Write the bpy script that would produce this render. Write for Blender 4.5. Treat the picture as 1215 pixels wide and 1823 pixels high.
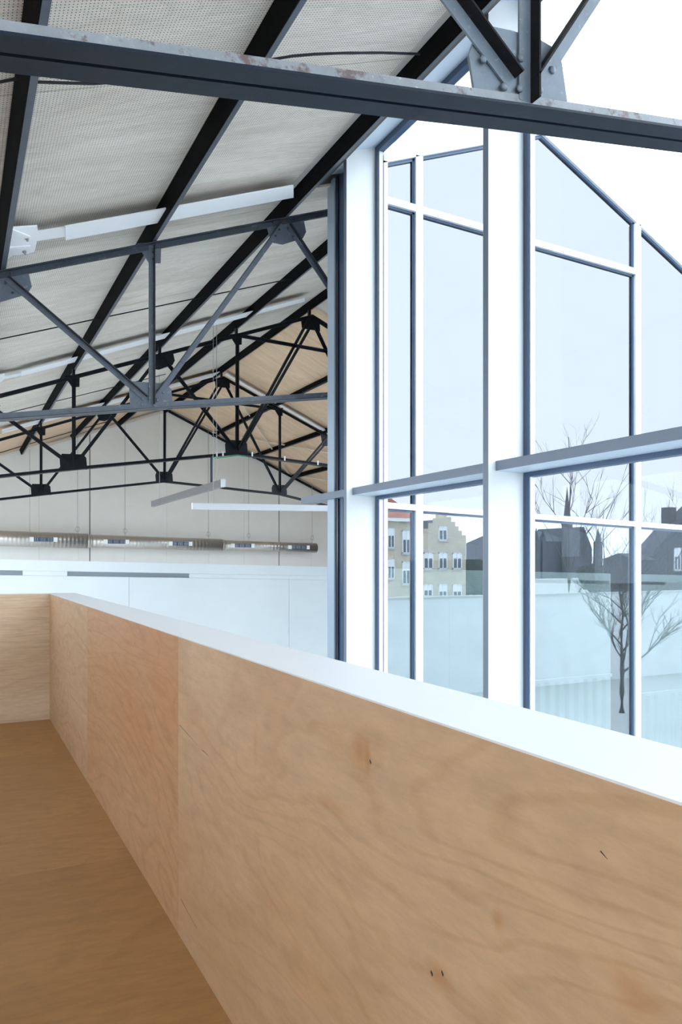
import bpy, bmesh, math, random
from mathutils import Vector, Matrix
random.seed(7)
for o in list(bpy.data.objects):
    bpy.data.objects.remove(o, do_unlink=True)
scene = bpy.context.scene
COL = scene.collection

# ------------------------------------------------------------------ camera
# world: x across the hall, y along the hall (purlin direction), z up; gallery floor z = 0
F, VX, HY, EYE = 1353.0, -79.0, 1001.0, 1.45
TH = math.atan((607.5 - VX) / F)
CT, ST = math.cos(TH), math.sin(TH)
cam_data = bpy.data.cameras.new('camera')
cam_data.sensor_fit = 'HORIZONTAL'
cam_data.sensor_width = 36.0
cam_data.lens = F / 1215.0 * 36.0
cam_data.shift_y = (HY - 911.5) / 1215.0
cam_data.clip_start = 0.02
cam_data.clip_end = 2000
cam = bpy.data.objects.new('camera', cam_data)
cam.location = (0, 0, EYE)
cam.rotation_euler = (math.radians(90), 0, -TH)
COL.objects.link(cam)
scene.camera = cam

# ------------------------------------------------------------------ sky and exposure
scene.view_settings.view_transform = 'Standard'
scene.view_settings.look = 'None'
scene.view_settings.gamma = 1.0
scene.view_settings.use_curve_mapping = False
scene.view_settings.exposure = 0.9
world = bpy.data.worlds.new('overcast_sky')
scene.world = world
world.use_nodes = True
wn = world.node_tree.nodes
bg = wn['Background']
bg.inputs['Color'].default_value = (0.83, 0.91, 1.0, 1)
bg.inputs['Strength'].default_value = 3.0

# ------------------------------------------------------------------ measuring helpers
def at(px, py, Y):
    """photo pixel -> point on the cross plane y = Y"""
    a = (px - 607.5) / F
    X = Y * (a * CT + ST) / (CT - a * ST)
    d = X * ST + Y * CT
    return Vector((X, Y, EYE + (HY - py) * d / F))

def ax(px, Y):
    return at(px, HY, Y).x

def at_x(px, py, X):
    a = (px - 607.5) / F
    Y = X * (CT - a * ST) / (a * CT + ST)
    d = X * ST + Y * CT
    return Vector((X, Y, EYE + (HY - py) * d / F))

SL = 0.378                                  # left roof slope
AL = math.atan(SL)
SR = 0.44                                   # right roof slope
AR = math.atan(SR)
RIDGE = 5.58
def zb(X):                                  # underside of the left purlins
    return EYE + 2.461 + SL * (X - 0.3765)
PD = 0.14                                   # purlin depth
CEIL = PD / math.cos(AL)
def zc(X):                                  # ceiling surface
    if X <= RIDGE:
        return zb(X) + CEIL
    return zb(RIDGE) + CEIL - SR * (X - RIDGE)

def at_slope(px, py, off=0.0):
    """photo pixel -> point on the left ceiling plane lowered by off"""
    a = (px - 607.5) / F
    dx = a * CT + ST; dy = -a * ST + CT; dz = (HY - py) / F
    k0 = 2.461 - SL * 0.3765 + CEIL - off
    t = k0 / (dz - SL * dx)
    return Vector((dx * t, dy * t, EYE + dz * t))

# ------------------------------------------------------------------ mesh builder
class MB:
    def __init__(s):
        s.v = []; s.f = []
    def box(s, a, b):
        (x0, y0, z0), (x1, y1, z1) = a, b
        n = len(s.v)
        s.v += [(x0,y0,z0),(x1,y0,z0),(x1,y1,z0),(x0,y1,z0),(x0,y0,z1),(x1,y0,z1),(x1,y1,z1),(x0,y1,z1)]
        s.f += [(n,n+3,n+2,n+1),(n+4,n+5,n+6,n+7),(n,n+1,n+5,n+4),(n+1,n+2,n+6,n+5),(n+2,n+3,n+7,n+6),(n+3,n,n+4,n+7)]
        return s
    def prism(s, pts, off):
        """closed polygon of 3D points extruded by the vector off"""
        n = len(s.v); m = len(pts); off = Vector(off)
        P = [Vector(p) for p in pts]
        s.v += [tuple(p) for p in P] + [tuple(p + off) for p in P]
        s.f.append(tuple(range(n, n + m))[::-1])
        s.f.append(tuple(range(n + m, n + 2 * m)))
        for i in range(m):
            j = (i + 1) % m
            s.f.append((n + i, n + j, n + m + j, n + m + i))
        return s
    def loft(s, rings, closed_ring=True, caps=True):
        n = len(s.v); m = len(rings[0])
        for r in rings:
            s.v += [tuple(p) for p in r]
        for k in range(len(rings) - 1):
            for i in range(m if closed_ring else m - 1):
                j = (i + 1) % m
                s.f.append((n + k*m + i, n + k*m + j, n + (k+1)*m + j, n + (k+1)*m + i))
        if caps:
            s.f.append(tuple(range(n, n + m))[::-1])
            s.f.append(tuple(range(n + (len(rings)-1)*m, n + len(rings)*m)))
        return s
    def tube(s, pts, r, seg=8, caps=True):
        pts = [Vector(p) for p in pts]
        rr = r if isinstance(r, (list, tuple)) else [r] * len(pts)
        rings = []
        for i, p in enumerate(pts):
            d = (pts[min(i+1, len(pts)-1)] - pts[max(i-1, 0)]).normalized()
            u = d.cross(Vector((0, 0, 1)))
            if u.length < 1e-3: u = d.cross(Vector((0, 1, 0)))
            u.normalize(); w = d.cross(u).normalized()
            rings.append([p + rr[i] * (math.cos(2*math.pi*k/seg) * u + math.sin(2*math.pi*k/seg) * w) for k in range(seg)])
        return s.loft(rings, True, caps)
    def mesh(s, name, mat=None, smooth=False):
        me = bpy.data.meshes.new(name)
        me.from_pydata(s.v, [], s.f)
        bm = bmesh.new(); bm.from_mesh(me)
        bmesh.ops.recalc_face_normals(bm, faces=bm.faces)
        bm.to_mesh(me); bm.free()
        if smooth:
            for p in me.polygons: p.use_smooth = True
        if mat: me.materials.append(mat)
        return me
    def build(s, name, mat, parent=None, loc=None, rot=None, smooth=False, bevel=0.0):
        o = bpy.data.objects.new(name, s.mesh(name, mat, smooth))
        COL.objects.link(o)
        if loc is not None: o.location = loc
        if rot is not None: o.rotation_euler = rot
        if parent is not None: o.parent = parent
        if bevel:
            b = o.modifiers.new('bevel', 'BEVEL'); b.width = bevel; b.segments = 2; b.limit_method = 'ANGLE'
        return o

def link_mesh(name, me, parent, loc=(0,0,0), rot=(0,0,0), scale=(1,1,1)):
    o = bpy.data.objects.new(name, me)
    COL.objects.link(o); o.location = loc; o.rotation_euler = rot; o.scale = scale
    if parent is not None: o.parent = parent
    return o

def empty(name, loc=(0,0,0)):
    o = bpy.data.objects.new(name, None)
    o.empty_display_size = 0.2
    COL.objects.link(o); o.location = loc
    return o

def tag(o, label, cat, group=None, kind=None):
    o['label'] = label; o['category'] = cat
    if group: o['group'] = group
    if kind: o['kind'] = kind
    return o

# ------------------------------------------------------------------ materials
def new_mat(name):
    m = bpy.data.materials.new(name); m.use_nodes = True
    nt = m.node_tree
    b = nt.nodes['Principled BSDF']
    return m, nt, b
def N(nt, typ, **kw):
    n = nt.nodes.new(typ)
    for k, v in kw.items():
        if k in n.inputs.keys() if isinstance(k, str) else False:
            n.inputs[k].default_value = v
        else:
            setattr(n, k, v)
    return n
def ramp(nt, fac, stops):
    r = nt.nodes.new('ShaderNodeValToRGB')
    els = r.color_ramp.elements
    while len(els) < len(stops): els.new(0.5)
    for e, (p, c) in zip(els, stops):
        e.position = p; e.color = (*c, 1) if len(c) == 3 else c
    nt.links.new(fac, r.inputs['Fac'])
    return r
def coords(nt, scale=(1,1,1), rand=True):
    tc = nt.nodes.new('ShaderNodeTexCoord')
    mp = nt.nodes.new('ShaderNodeMapping')
    mp.inputs['Scale'].default_value = scale
    if rand:
        oi = nt.nodes.new('ShaderNodeObjectInfo')
        mu = nt.nodes.new('ShaderNodeMath'); mu.operation = 'MULTIPLY'; mu.inputs[1].default_value = 37.0
        nt.links.new(oi.outputs['Random'], mu.inputs[0])
        nt.links.new(mu.outputs[0], mp.inputs['Location'])
    nt.links.new(tc.outputs['Object'], mp.inputs['Vector'])
    return mp.outputs['Vector']
def noise(nt, vec, scale, detail=4, rough=0.55, dist=0.0):
    n = nt.nodes.new('ShaderNodeTexNoise')
    n.inputs['Scale'].default_value = scale; n.inputs['Detail'].default_value = detail
    n.inputs['Roughness'].default_value = rough; n.inputs['Distortion'].default_value = dist
    nt.links.new(vec, n.inputs['Vector'])
    return n.outputs['Fac']
def mix(nt, fac, a, b, mode='MIX'):
    m = nt.nodes.new('ShaderNodeMix'); m.data_type = 'RGBA'; m.blend_type = mode
    for s, v in ((0, fac), (6, a), (7, b)):
        if isinstance(v, (int, float)): m.inputs[s].default_value = v
        elif isinstance(v, tuple): m.inputs[s].default_value = (*v, 1)
        else: nt.links.new(v, m.inputs[s])
    return m.outputs[2]
def math_n(nt, op, a, b=None):
    m = nt.nodes.new('ShaderNodeMath'); m.operation = op
    for i, v in enumerate((a, b)):
        if v is None: continue
        if isinstance(v, (int, float)): m.inputs[i].default_value = v
        else: nt.links.new(v, m.inputs[i])
    return m.outputs[0]
def plain(name, col, rough=0.5, metal=0.0, var=0.0, vscale=3.0):
    m, nt, b = new_mat(name)
    b.inputs['Roughness'].default_value = rough; b.inputs['Metallic'].default_value = metal
    if var:
        v = coords(nt)
        f = noise(nt, v, vscale, 4)
        r = ramp(nt, f, [(0.3, tuple(c * (1 - var) for c in col)), (0.7, tuple(min(1, c * (1 + var)) for c in col))])
        nt.links.new(r.outputs['Color'], b.inputs['Base Color'])
    else:
        b.inputs['Base Color'].default_value = (*col, 1)
    return m

def plywood(name, dark, light, along, knots=True, fig=1.0, spots=()):
    """along: scale vector; small number along the grain, large across"""
    m, nt, b = new_mat(name)
    v = coords(nt, along)
    big = noise(nt, v, 0.55, 3, 0.5, 0.6)
    c1 = ramp(nt, big, [(0.3, dark), (0.52, tuple((p+q)/2 for p, q in zip(dark, light))), (0.72, light)]).outputs['Color']
    # cathedral figure: contour lines of a stretched noise
    fg = noise(nt, v, 0.75, 5, 0.42, 1.3)
    sn = math_n(nt, 'SINE', math_n(nt, 'MULTIPLY', fg, 110.0))
    ln = ramp(nt, sn, [(0.45, (0,0,0)), (0.97, (1,1,1))]).outputs['Color']
    ln2 = math_n(nt, 'MULTIPLY', ln, 0.26 * fig)
    c2 = mix(nt, ln2, c1, (dark[0]*0.72, dark[1]*0.58, dark[2]*0.42))
    # fine pores
    tc2 = coords(nt, tuple(a * 9 for a in along))
    fine = noise(nt, tc2, 2.2, 5, 0.7)
    fr = ramp(nt, fine, [(0.35, (0.86,)*3), (0.62, (1.04,)*3)]).outputs['Color']
    c3 = mix(nt, 1.0, c2, fr, 'MULTIPLY')
    # warm stains
    st = noise(nt, coords(nt, tuple(a * 0.6 for a in along)), 1.3, 4, 0.6, 0.8)
    sr = ramp(nt, st, [(0.55, (0,0,0)), (0.75, (1,1,1))]).outputs['Color']
    c4 = mix(nt, math_n(nt, 'MULTIPLY', sr, 0.35), c3, (dark[0]*1.05, dark[1]*0.78, dark[2]*0.55))
    if knots:
        vo = nt.nodes.new('ShaderNodeTexVoronoi'); vo.inputs['Scale'].default_value = 0.7
        vo.inputs['Randomness'].default_value = 1.0
        nt.links.new(coords(nt, tuple(max(a, 0.5) * 0.75 for a in along)), vo.inputs['Vector'])
        kr = ramp(nt, vo.outputs['Distance'], [(0.0, (1,1,1)), (0.02, (0.9,)*3), (0.06, (0.25,)*3), (0.16, (0,0,0))]).outputs['Color']
        c4 = mix(nt, math_n(nt, 'MULTIPLY', kr, 0.7), c4, (dark[0]*0.4, dark[1]*0.22, dark[2]*0.12))
    for (sy, sz, ry, rz, amt) in spots:
        tcs = nt.nodes.new('ShaderNodeTexCoord'); mps = nt.nodes.new('ShaderNodeMapping')
        mps.inputs['Location'].default_value = (0, -sy / ry, -sz / rz); mps.inputs['Scale'].default_value = (0, 1 / ry, 1 / rz)
        nt.links.new(tcs.outputs['Object'], mps.inputs['Vector'])
        nz = nt.nodes.new('ShaderNodeTexNoise'); nz.inputs['Scale'].default_value = 9.0; nz.inputs['Detail'].default_value = 4
        nt.links.new(tcs.outputs['Object'], nz.inputs['Vector'])
        ln_ = nt.nodes.new('ShaderNodeVectorMath'); ln_.operation = 'LENGTH'
        nt.links.new(mps.outputs['Vector'], ln_.inputs[0])
        dd = math_n(nt, 'ADD', ln_.outputs['Value'], math_n(nt, 'MULTIPLY', math_n(nt, 'SUBTRACT', nz.outputs['Fac'], 0.5), 1.6))
        rr = ramp(nt, dd, [(0.0, (1,1,1)), (0.45, (0.5,)*3), (1.0, (0,0,0))]).outputs['Color']
        c4 = mix(nt, math_n(nt, 'MULTIPLY', rr, amt), c4, (dark[0]*0.85, dark[1]*0.55, dark[2]*0.30))
    nt.links.new(c4, b.inputs['Base Color'])
    b.inputs['Roughness'].default_value = 0.5
    return m

def perforated(name, dark, light, holes=True):
    m, nt, b = new_mat(name)
    v = coords(nt, (0.6, 3.0, 1))
    f1 = noise(nt, v, 0.9, 4, 0.6, 1.2)
    c1 = ramp(nt, f1, [(0.32, dark), (0.68, light)]).outputs['Color']
    sn = math_n(nt, 'SINE', math_n(nt, 'MULTIPLY', noise(nt, v, 0.7, 2, 0.5, 1.0), 70.0))
    ln = ramp(nt, sn, [(0.6, (0,0,0)), (1.0, (1,1,1))]).outputs['Color']
    c2 = mix(nt, math_n(nt, 'MULTIPLY', ln, 0.16), c1, tuple(c * 0.6 for c in dark))
    pores = noise(nt, coords(nt, (3, 22, 1)), 3.0, 4, 0.7)
    c2 = mix(nt, 1.0, c2, ramp(nt, pores, [(0.35, (0.88,)*3), (0.6, (1.03,)*3)]).outputs['Color'], 'MULTIPLY')
    if holes:
        tc = nt.nodes.new('ShaderNodeTexCoord')
        sc = nt.nodes.new('ShaderNodeVectorMath'); sc.operation = 'MULTIPLY'
        sc.inputs[1].default_value = (1/0.0205, 1/0.0205, 0)
        nt.links.new(tc.outputs['Object'], sc.inputs[0])
        fr = nt.nodes.new('ShaderNodeVectorMath'); fr.operation = 'FRACTION'
        nt.links.new(sc.outputs[0], fr.inputs[0])
        sb = nt.nodes.new('ShaderNodeVectorMath'); sb.operation = 'SUBTRACT'; sb.inputs[1].default_value = (0.5, 0.5, 0)
        nt.links.new(fr.outputs[0], sb.inputs[0])
        le = nt.nodes.new('ShaderNodeVectorMath'); le.operation = 'LENGTH'
        nt.links.new(sb.outputs[0], le.inputs[0])
        hole = math_n(nt, 'LESS_THAN', le.outputs['Value'], 0.17)
        c2 = mix(nt, hole, c2, (0.06, 0.055, 0.05))
    nt.links.new(c2, b.inputs['Base Color'])
    b.inputs['Roughness'].default_value = 0.6
    return m

def steel(name, col, worn, wear=0.5, rough=0.42, spec=0.5, rust=0.62):
    m, nt, b = new_mat(name)
    v = coords(nt)
    f = noise(nt, v, 9.0, 6, 0.65)
    c = ramp(nt, f, [(0.30, tuple(x * 0.75 for x in col)), (0.62, col), (0.80, tuple(x + (y - x) * wear for x, y in zip(col, worn)))]).outputs['Color']
    sp = noise(nt, v, 55.0, 3, 0.6)
    c = mix(nt, math_n(nt, 'MULTIPLY', ramp(nt, sp, [(0.64, (0,0,0)), (0.72, (1,1,1))]).outputs['Color'], 0.35 * wear), c, worn)
    ru = noise(nt, v, 4.0, 8, 0.75)
    rm = ramp(nt, ru, [(rust, (0,0,0)), (rust + 0.05, (1,1,1))]).outputs['Color']
    c = mix(nt, math_n(nt, 'MULTIPLY', rm, 0.55 * wear), c, (0.10, 0.035, 0.02))
    nt.links.new(c, b.inputs['Base Color'])
    b.inputs['Roughness'].default_value = rough
    b.inputs['Specular IOR Level'].default_value = spec
    bp = nt.nodes.new('ShaderNodeBump'); bp.inputs['Strength'].default_value = 0.12; bp.inputs['Distance'].default_value = 0.004
    nt.links.new(f, bp.inputs['Height']); nt.links.new(bp.outputs[0], b.inputs['Normal'])
    return m

def glass(name, refl, trans, rough=0.0):
    """thin coated glazing: a mirror share plus a see-through share"""
    m, nt, b = new_mat(name)
    nt.nodes.remove(b)
    out = nt.nodes['Material Output']
    g = nt.nodes.new('ShaderNodeBsdfGlossy'); g.inputs['Roughness'].default_value = rough
    g.inputs['Color'].default_value = (*refl, 1)
    t = nt.nodes.new('ShaderNodeBsdfTransparent'); t.inputs['Color'].default_value = (*trans, 1)
    a = nt.nodes.new('ShaderNodeAddShader')
    nt.links.new(g.outputs[0], a.inputs[0]); nt.links.new(t.outputs[0], a.inputs[1])
    nt.links.new(a.outputs[0], out.inputs['Surface'])
    return m

M = {}
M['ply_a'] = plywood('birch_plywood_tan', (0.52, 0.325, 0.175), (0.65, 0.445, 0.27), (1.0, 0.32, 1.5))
def _sp(px, py, ry, rz, amt, y0=0.45):
    p = at_x(px, py, 0.7754); return (p.y - y0, p.z, ry, rz, amt)
M['ply_near'] = plywood('birch_plywood_knotty', (0.53, 0.34, 0.19), (0.66, 0.455, 0.28), (1.0, 0.32, 1.5), False, 0.8,
    [_sp(640, 1335, 0.05, 0.06, 0.55), _sp(655, 1345, 0.016, 0.05, 0.6), _sp(885, 1640, 0.02, 0.03, 0.5), _sp(780, 1735, 0.05, 0.04, 0.5),
     _sp(1130, 1770, 0.05, 0.05, 0.45), _sp(600, 1440, 0.12, 0.03, 0.35), _sp(455, 1330, 0.03, 0.10, 0.3), _sp(470, 1600, 0.14, 0.03, 0.3)])
M['ply_b'] = plywood('birch_plywood_orange', (0.54, 0.285, 0.135), (0.65, 0.40, 0.23), (1.0, 0.30, 1.7))
M['ply_c'] = plywood('birch_plywood_pale', (0.64, 0.46, 0.30), (0.80, 0.62, 0.44), (0.30, 1.0, 3.2), False, 0.7)
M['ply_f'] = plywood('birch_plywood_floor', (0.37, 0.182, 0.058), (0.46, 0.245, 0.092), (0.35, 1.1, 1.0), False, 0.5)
M['perf'] = perforated('whitewashed_perforated_plywood', (0.61, 0.555, 0.49), (0.75, 0.70, 0.63))
M['perf_raw'] = perforated('raw_ceiling_plywood', (0.56, 0.39, 0.25), (0.68, 0.50, 0.34), False)
M['batten'] = plain('grey_batten', (0.46, 0.44, 0.42), 0.6, 0, 0.08)
M['steel'] = steel('black_painted_steel', (0.016, 0.020, 0.028), (0.09, 0.10, 0.12), 0.45)
M['steel_black'] = steel('shaded_black_steel', (0.0035, 0.0037, 0.004), (0.02, 0.02, 0.02), 0.2, 0.8, 0.06)
M['steel_flange'] = steel('lit_blue_steel', (0.06, 0.075, 0.10), (0.16, 0.18, 0.21), 0.6, 0.42)
M['steel_far'] = steel('black_painted_steel_plain', (0.006, 0.008, 0.012), (0.03, 0.035, 0.045), 0.3, 0.5, 0.25)
M['steel_dark'] = steel('shaded_blue_black_steel', (0.006, 0.014, 0.030), (0.07, 0.06, 0.065), 0.6, 0.5, 0.28)
M['steel_rust'] = steel('lit_rust_flecked_steel', (0.30, 0.325, 0.35), (0.75, 0.75, 0.75), 1.3, 0.42, 0.5, 0.55)
M['steel_grey2'] = steel('lit_worn_slate_steel', (0.10, 0.12, 0.155), (0.35, 0.37, 0.40), 1.0, 0.40)
M['steel_brown'] = steel('shaded_brown_steel', (0.014, 0.014, 0.016), (0.08, 0.06, 0.055), 0.8, 0.6, 0.15)
M['steel_grey'] = steel('lit_weathered_grey_steel', (0.19, 0.235, 0.285), (0.50, 0.52, 0.54), 0.9, 0.38, 0.5, 0.64)
M['steel_mid'] = steel('worn_blue_black_steel', (0.032, 0.042, 0.060), (0.22, 0.24, 0.28), 0.9, 0.42)
M['white'] = plain('white_paint', (0.86, 0.88, 0.90), 0.45, 0, 0.015)
M['cap'] = plain('white_lacquered_cap', (0.80, 0.81, 0.825), 0.38, 0, 0.01)
M['alu'] = plain('white_coated_aluminium', (0.72, 0.745, 0.76), 0.35)
M['alu_grey'] = plain('grey_and_shaded_aluminium', (0.175, 0.21, 0.265), 0.4)
M['jamb'] = plain('pale_blue_jamb', (0.42, 0.50, 0.60), 0.4)
M['soffit'] = plain('pale_blue_coated_soffit', (0.56, 0.65, 0.76), 0.4)
M['gasket'] = plain('dark_blue_gasket', (0.05, 0.085, 0.155), 0.35)
M['navy'] = plain('navy_gasket', (0.006, 0.014, 0.035), 0.3)
M['brace'] = plain('white_brace_paint', (0.80, 0.83, 0.87), 0.4)
M['beige'] = plain('warm_grey_wall_board', (0.76, 0.735, 0.69), 0.6, 0, 0.02)
M['darkwall'] = plain('dimmed_wall_board', (0.05, 0.055, 0.065), 0.7)
M['joint'] = plain('dark_joint', (0.08, 0.08, 0.08), 0.8)
M['conc'] = plain('pale_concrete', (0.50, 0.50, 0.48), 0.7, 0, 0.06)
M['streetwall'] = plain('pale_rendered_wall', (0.68, 0.69, 0.69), 0.8, 0, 0.08, 1.5)
M['resin'] = plain('white_bounce_floor', (0.80, 0.80, 0.78), 0.3)
M['paving'] = plain('light_paving', (0.42, 0.43, 0.42), 0.8, 0, 0.1, 0.6)
M['lamp_body'] = plain('grey_luminaire_body', (0.20, 0.19, 0.195), 0.45)
M['lamp_white'] = plain('white_luminaire_body', (0.78, 0.80, 0.84), 0.4)
M['wire'] = plain('steel_wire', (0.35, 0.35, 0.36), 0.4, 0.6)
M['green'] = plain('green_cable_sheath', (0.02, 0.35, 0.20), 0.5)
M['slot'] = plain('grey_slot', (0.30, 0.33, 0.36), 0.5)
M['dark'] = plain('near_black', (0.02, 0.022, 0.026), 0.5)
M['rod_pale'] = plain('pale_tie_rod', (0.62, 0.54, 0.46), 0.5)
M['pane'] = glass('clear_glazing', (0.010, 0.011, 0.012), (0.94, 0.96, 0.97))
M['pane_sky'] = glass('sky_reflecting_glazing', (0.187, 0.190, 0.195), (0.003, 0.003, 0.004))
M['pane_low'] = glass('low_glazing', (0.185, 0.192, 0.205), (0.50, 0.555, 0.545))
def duct_mat():
    m, nt, b = new_mat('galvanised_spiral_duct')
    b.inputs['Metallic'].default_value = 0.8; b.inputs['Roughness'].default_value = 0.36
    b.inputs['Base Color'].default_value = (0.50, 0.475, 0.45, 1)
    w = nt.nodes.new('ShaderNodeTexWave'); w.bands_direction = 'X'; w.inputs['Scale'].default_value = 3.0
    nt.links.new(coords(nt, (1,1,1), False), w.inputs['Vector'])
    bp = nt.nodes.new('ShaderNodeBump'); bp.inputs['Strength'].default_value = 0.5; bp.inputs['Distance'].default_value = 0.01
    nt.links.new(w.outputs['Fac'], bp.inputs['Height']); nt.links.new(bp.outputs[0], b.inputs['Normal'])
    return m
M['duct'] = duct_mat()
M['brick'] = plain('cream_brick', (0.55, 0.48, 0.38), 0.8, 0, 0.10, 1.2)
M['redbrick'] = plain('red_brick', (0.36, 0.19, 0.16), 0.8, 0, 0.12, 1.0)
M['redtile'] = plain('red_roof_tile', (0.40, 0.14, 0.11), 0.7, 0, 0.15, 1.0)
M['slate'] = plain('dark_slate', (0.035, 0.04, 0.055), 0.6, 0, 0.15, 1.0)
M['church'] = plain('grey_church_stone', (0.075, 0.075, 0.095), 0.8, 0, 0.2, 0.4)
M['winframe'] = plain('white_window_frame', (0.80, 0.82, 0.84), 0.5)
M['winglass'] = plain('house_window_glass', (0.10, 0.12, 0.14), 0.15)
M['blind'] = plain('white_roller_blind', (0.82, 0.84, 0.86), 0.6)
M['bark'] = plain('grey_bark', (0.10, 0.09, 0.085), 0.8, 0, 0.2)
M['hedge'] = plain('dark_hedge', (0.035, 0.05, 0.04), 0.9, 0, 0.3, 4.0)

# ------------------------------------------------------------------ measured layout
YT = [1.883, 7.0, 12.15, 17.1]              # trusses
YFAR = 22.4
YNEAR = -6.0
YCUT = 6.72                                 # courtyard is cut out of the hall in front of this
XL = -2.4                                   # left wall
XR = 13.0                                   # right eaves
PX = [0.3765, 1.64, 2.95, 4.235, 5.58]      # left purlins
PXR = [7.0, 8.3, 9.6, 11.2]                 # right purlins
ZF = -3.2                                   # hall floor
XIN, XOUT = 0.7754, 1.0025                  # parapet
ZCAP = EYE - 0.2877
YEND = 7.477

# ================================================================== SETTING
def struct(name, label, cat, loc=(0,0,0)):
    e = empty(name, loc); tag(e, label, cat, kind='structure'); return e

# --- hall floor and courtyard ground
g = MB().box((-60, -160, ZF - 0.3), (160, 60, ZF)).build('ground', M['paving'])
tag(g, 'pale paved ground of the street and courtyard far below the gallery', 'ground', kind='structure')

hf = MB().box((XL, 6.8, ZF), (XR, YFAR, ZF + 0.02)).build('floor_hall', M['resin'])  # white sheet added over the ground to bounce light up into the hall
tag(hf, 'glossy white floor of the hall below the gallery, added to bounce light', 'floor', kind='structure')
# --- gallery floor of plywood sheets
fl = struct('floor', 'honey coloured plywood floor of the gallery', 'floor', (0, 0, 0))
MB().box((XL, YNEAR, -0.25), (XIN + 0.02, YEND + 0.05, -0.02)).build('floor_slab', M['joint'], fl)
ys = [YNEAR, -3.27, -0.91, 1.45, 3.81, 6.17, YEND]
xs = [XL, -0.45, XIN + 0.01]
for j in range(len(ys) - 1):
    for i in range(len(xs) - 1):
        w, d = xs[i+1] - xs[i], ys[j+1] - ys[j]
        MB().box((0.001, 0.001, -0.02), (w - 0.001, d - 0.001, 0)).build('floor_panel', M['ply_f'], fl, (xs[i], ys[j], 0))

# --- parapet: plywood lining, white outer face, white cap
wr = struct('wall_right', 'long plywood lined gallery parapet running from corner to foreground', 'parapet')
yj = [YNEAR, -1.95, 0.45, 2.937, 5.23, YEND]
mats = ['ply_a', 'ply_a', 'ply_near', 'ply_b', 'ply_a']
for j in range(len(yj) - 1):
    d = yj[j+1] - yj[j]
    MB().box((0, 0.0012, -0.01), (0.018, d - 0.0012, ZCAP - 0.004)).build('plywood_panel', M[mats[j]], wr, (XIN, yj[j], 0))
MB().box((XIN + 0.0185, YNEAR, -0.4), (XOUT - 0.01, YEND + 0.05, ZCAP - 0.03)).build('parapet_core', M['white'], wr)
tr = MB().box((XIN + 0.0005, YNEAR, ZCAP - 0.012), (XOUT, YEND + 0.06, ZCAP)).build('trim_1', M['cap'])
tag(tr, 'smooth white cap on top of the long plywood parapet', 'parapet cap', kind='structure')
# fine splits in the veneer: dark shakes near the joint
for (a, b) in (((320, 1291), (352, 1326)), ((322, 1600), (350, 1652)), ((360, 1335), (372, 1346)), ((1070, 1515), (1083, 1530))):
    p, q = at_x(*a, XIN), at_x(*b, XIN)
    MB().prism([(XIN - 0.0006, p.y, p.z + 0.0008), (XIN - 0.0006, q.y, q.z), (XIN - 0.0006, p.y, p.z - 0.0012)], (0.0012, 0, 0)).build('veneer_split', M['dark'], wr)
for (px, py) in ((164,1202),(168,1212),(171,1220),(171,1228),(170,1236),(171,1243),(240,1145),(160,1106),(161,1124),(659,1355),(768,1731),(787,1731)):
    p = at_x(px, py, XIN)
    MB().prism([(XIN - 0.0006, p.y, p.z + 0.004), (XIN - 0.0006, p.y - 0.006, p.z - 0.001), (XIN - 0.0006, p.y - 0.004, p.z - 0.006), (XIN - 0.0006, p.y + 0.001, p.z)], (0.0012, 0, 0)).build('knot_mark', M['dark'], wr)

wf = struct('wall_front', 'pale plywood end wall closing the gallery at the far left corner', 'wall')
MB().box((0, 0, -0.01), (XIN - 0.45 + 0.45 - XL, 0.018, ZCAP - 0.003)).build('plywood_panel', M['ply_c'], wf, (XL, YEND, 0))
MB().box((XL, YEND + 0.018, -0.4), (XIN + 0.1, YEND + 0.06, ZCAP)).build('end_wall_core', M['white'], wf)
MB().box((XL, YEND - 0.001, ZCAP - 0.003), (XIN - 0.001, YEND + 0.06, ZCAP + 0.002)).build('end_wall_cap', M['cap'], wf)

# --- outer walls of the hall (left one behind the camera's left side)
wl = struct('wall_left', 'warm grey side wall left of the gallery with added daylight windows', 'wall')
MB().box((XL - 0.2, YNEAR, ZF), (XL, 7.55, 2.12)).build('sill_wall', M['beige'], wl)
MB().box((XL - 0.2, 7.55, ZF), (XL, YFAR, ZF + 0.6)).build('sill_wall', M['beige'], wl)
for y in (-5.9, -3.2, -0.6, 1.9, 4.5, 7.0, 9.6, 12.15, 14.7, 17.1, 19.7, 22.3):  # piers of windows added in the unseen left wall for daylight
    MB().box((XL - 0.2, y - 0.07, ZF), (XL, y + 0.07, zc(XL))).build('added_window_pier', M['alu'], wl)
MB().box((XL - 0.2, YNEAR, zc(XL) - 0.2), (XL, YFAR, zc(XL))).build('added_window_head', M['alu'], wl)

yy = [-5.9, -3.2, -0.6, 1.9, 4.5, 7.0, 9.6, 12.15, 14.7, 17.1, 19.7, 22.3]
for y0, y1 in zip(yy[:-1], yy[1:]):
    z0 = 2.12 if y1 <= 7.0 else ZF + 0.6
    MB().box((XL - 0.11, y0 + 0.07, z0), (XL - 0.10, y1 - 0.07, zc(XL) - 0.2)).build('pane', M['pane'], wl)  # panes of the added windows that brighten gallery and hall
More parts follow.
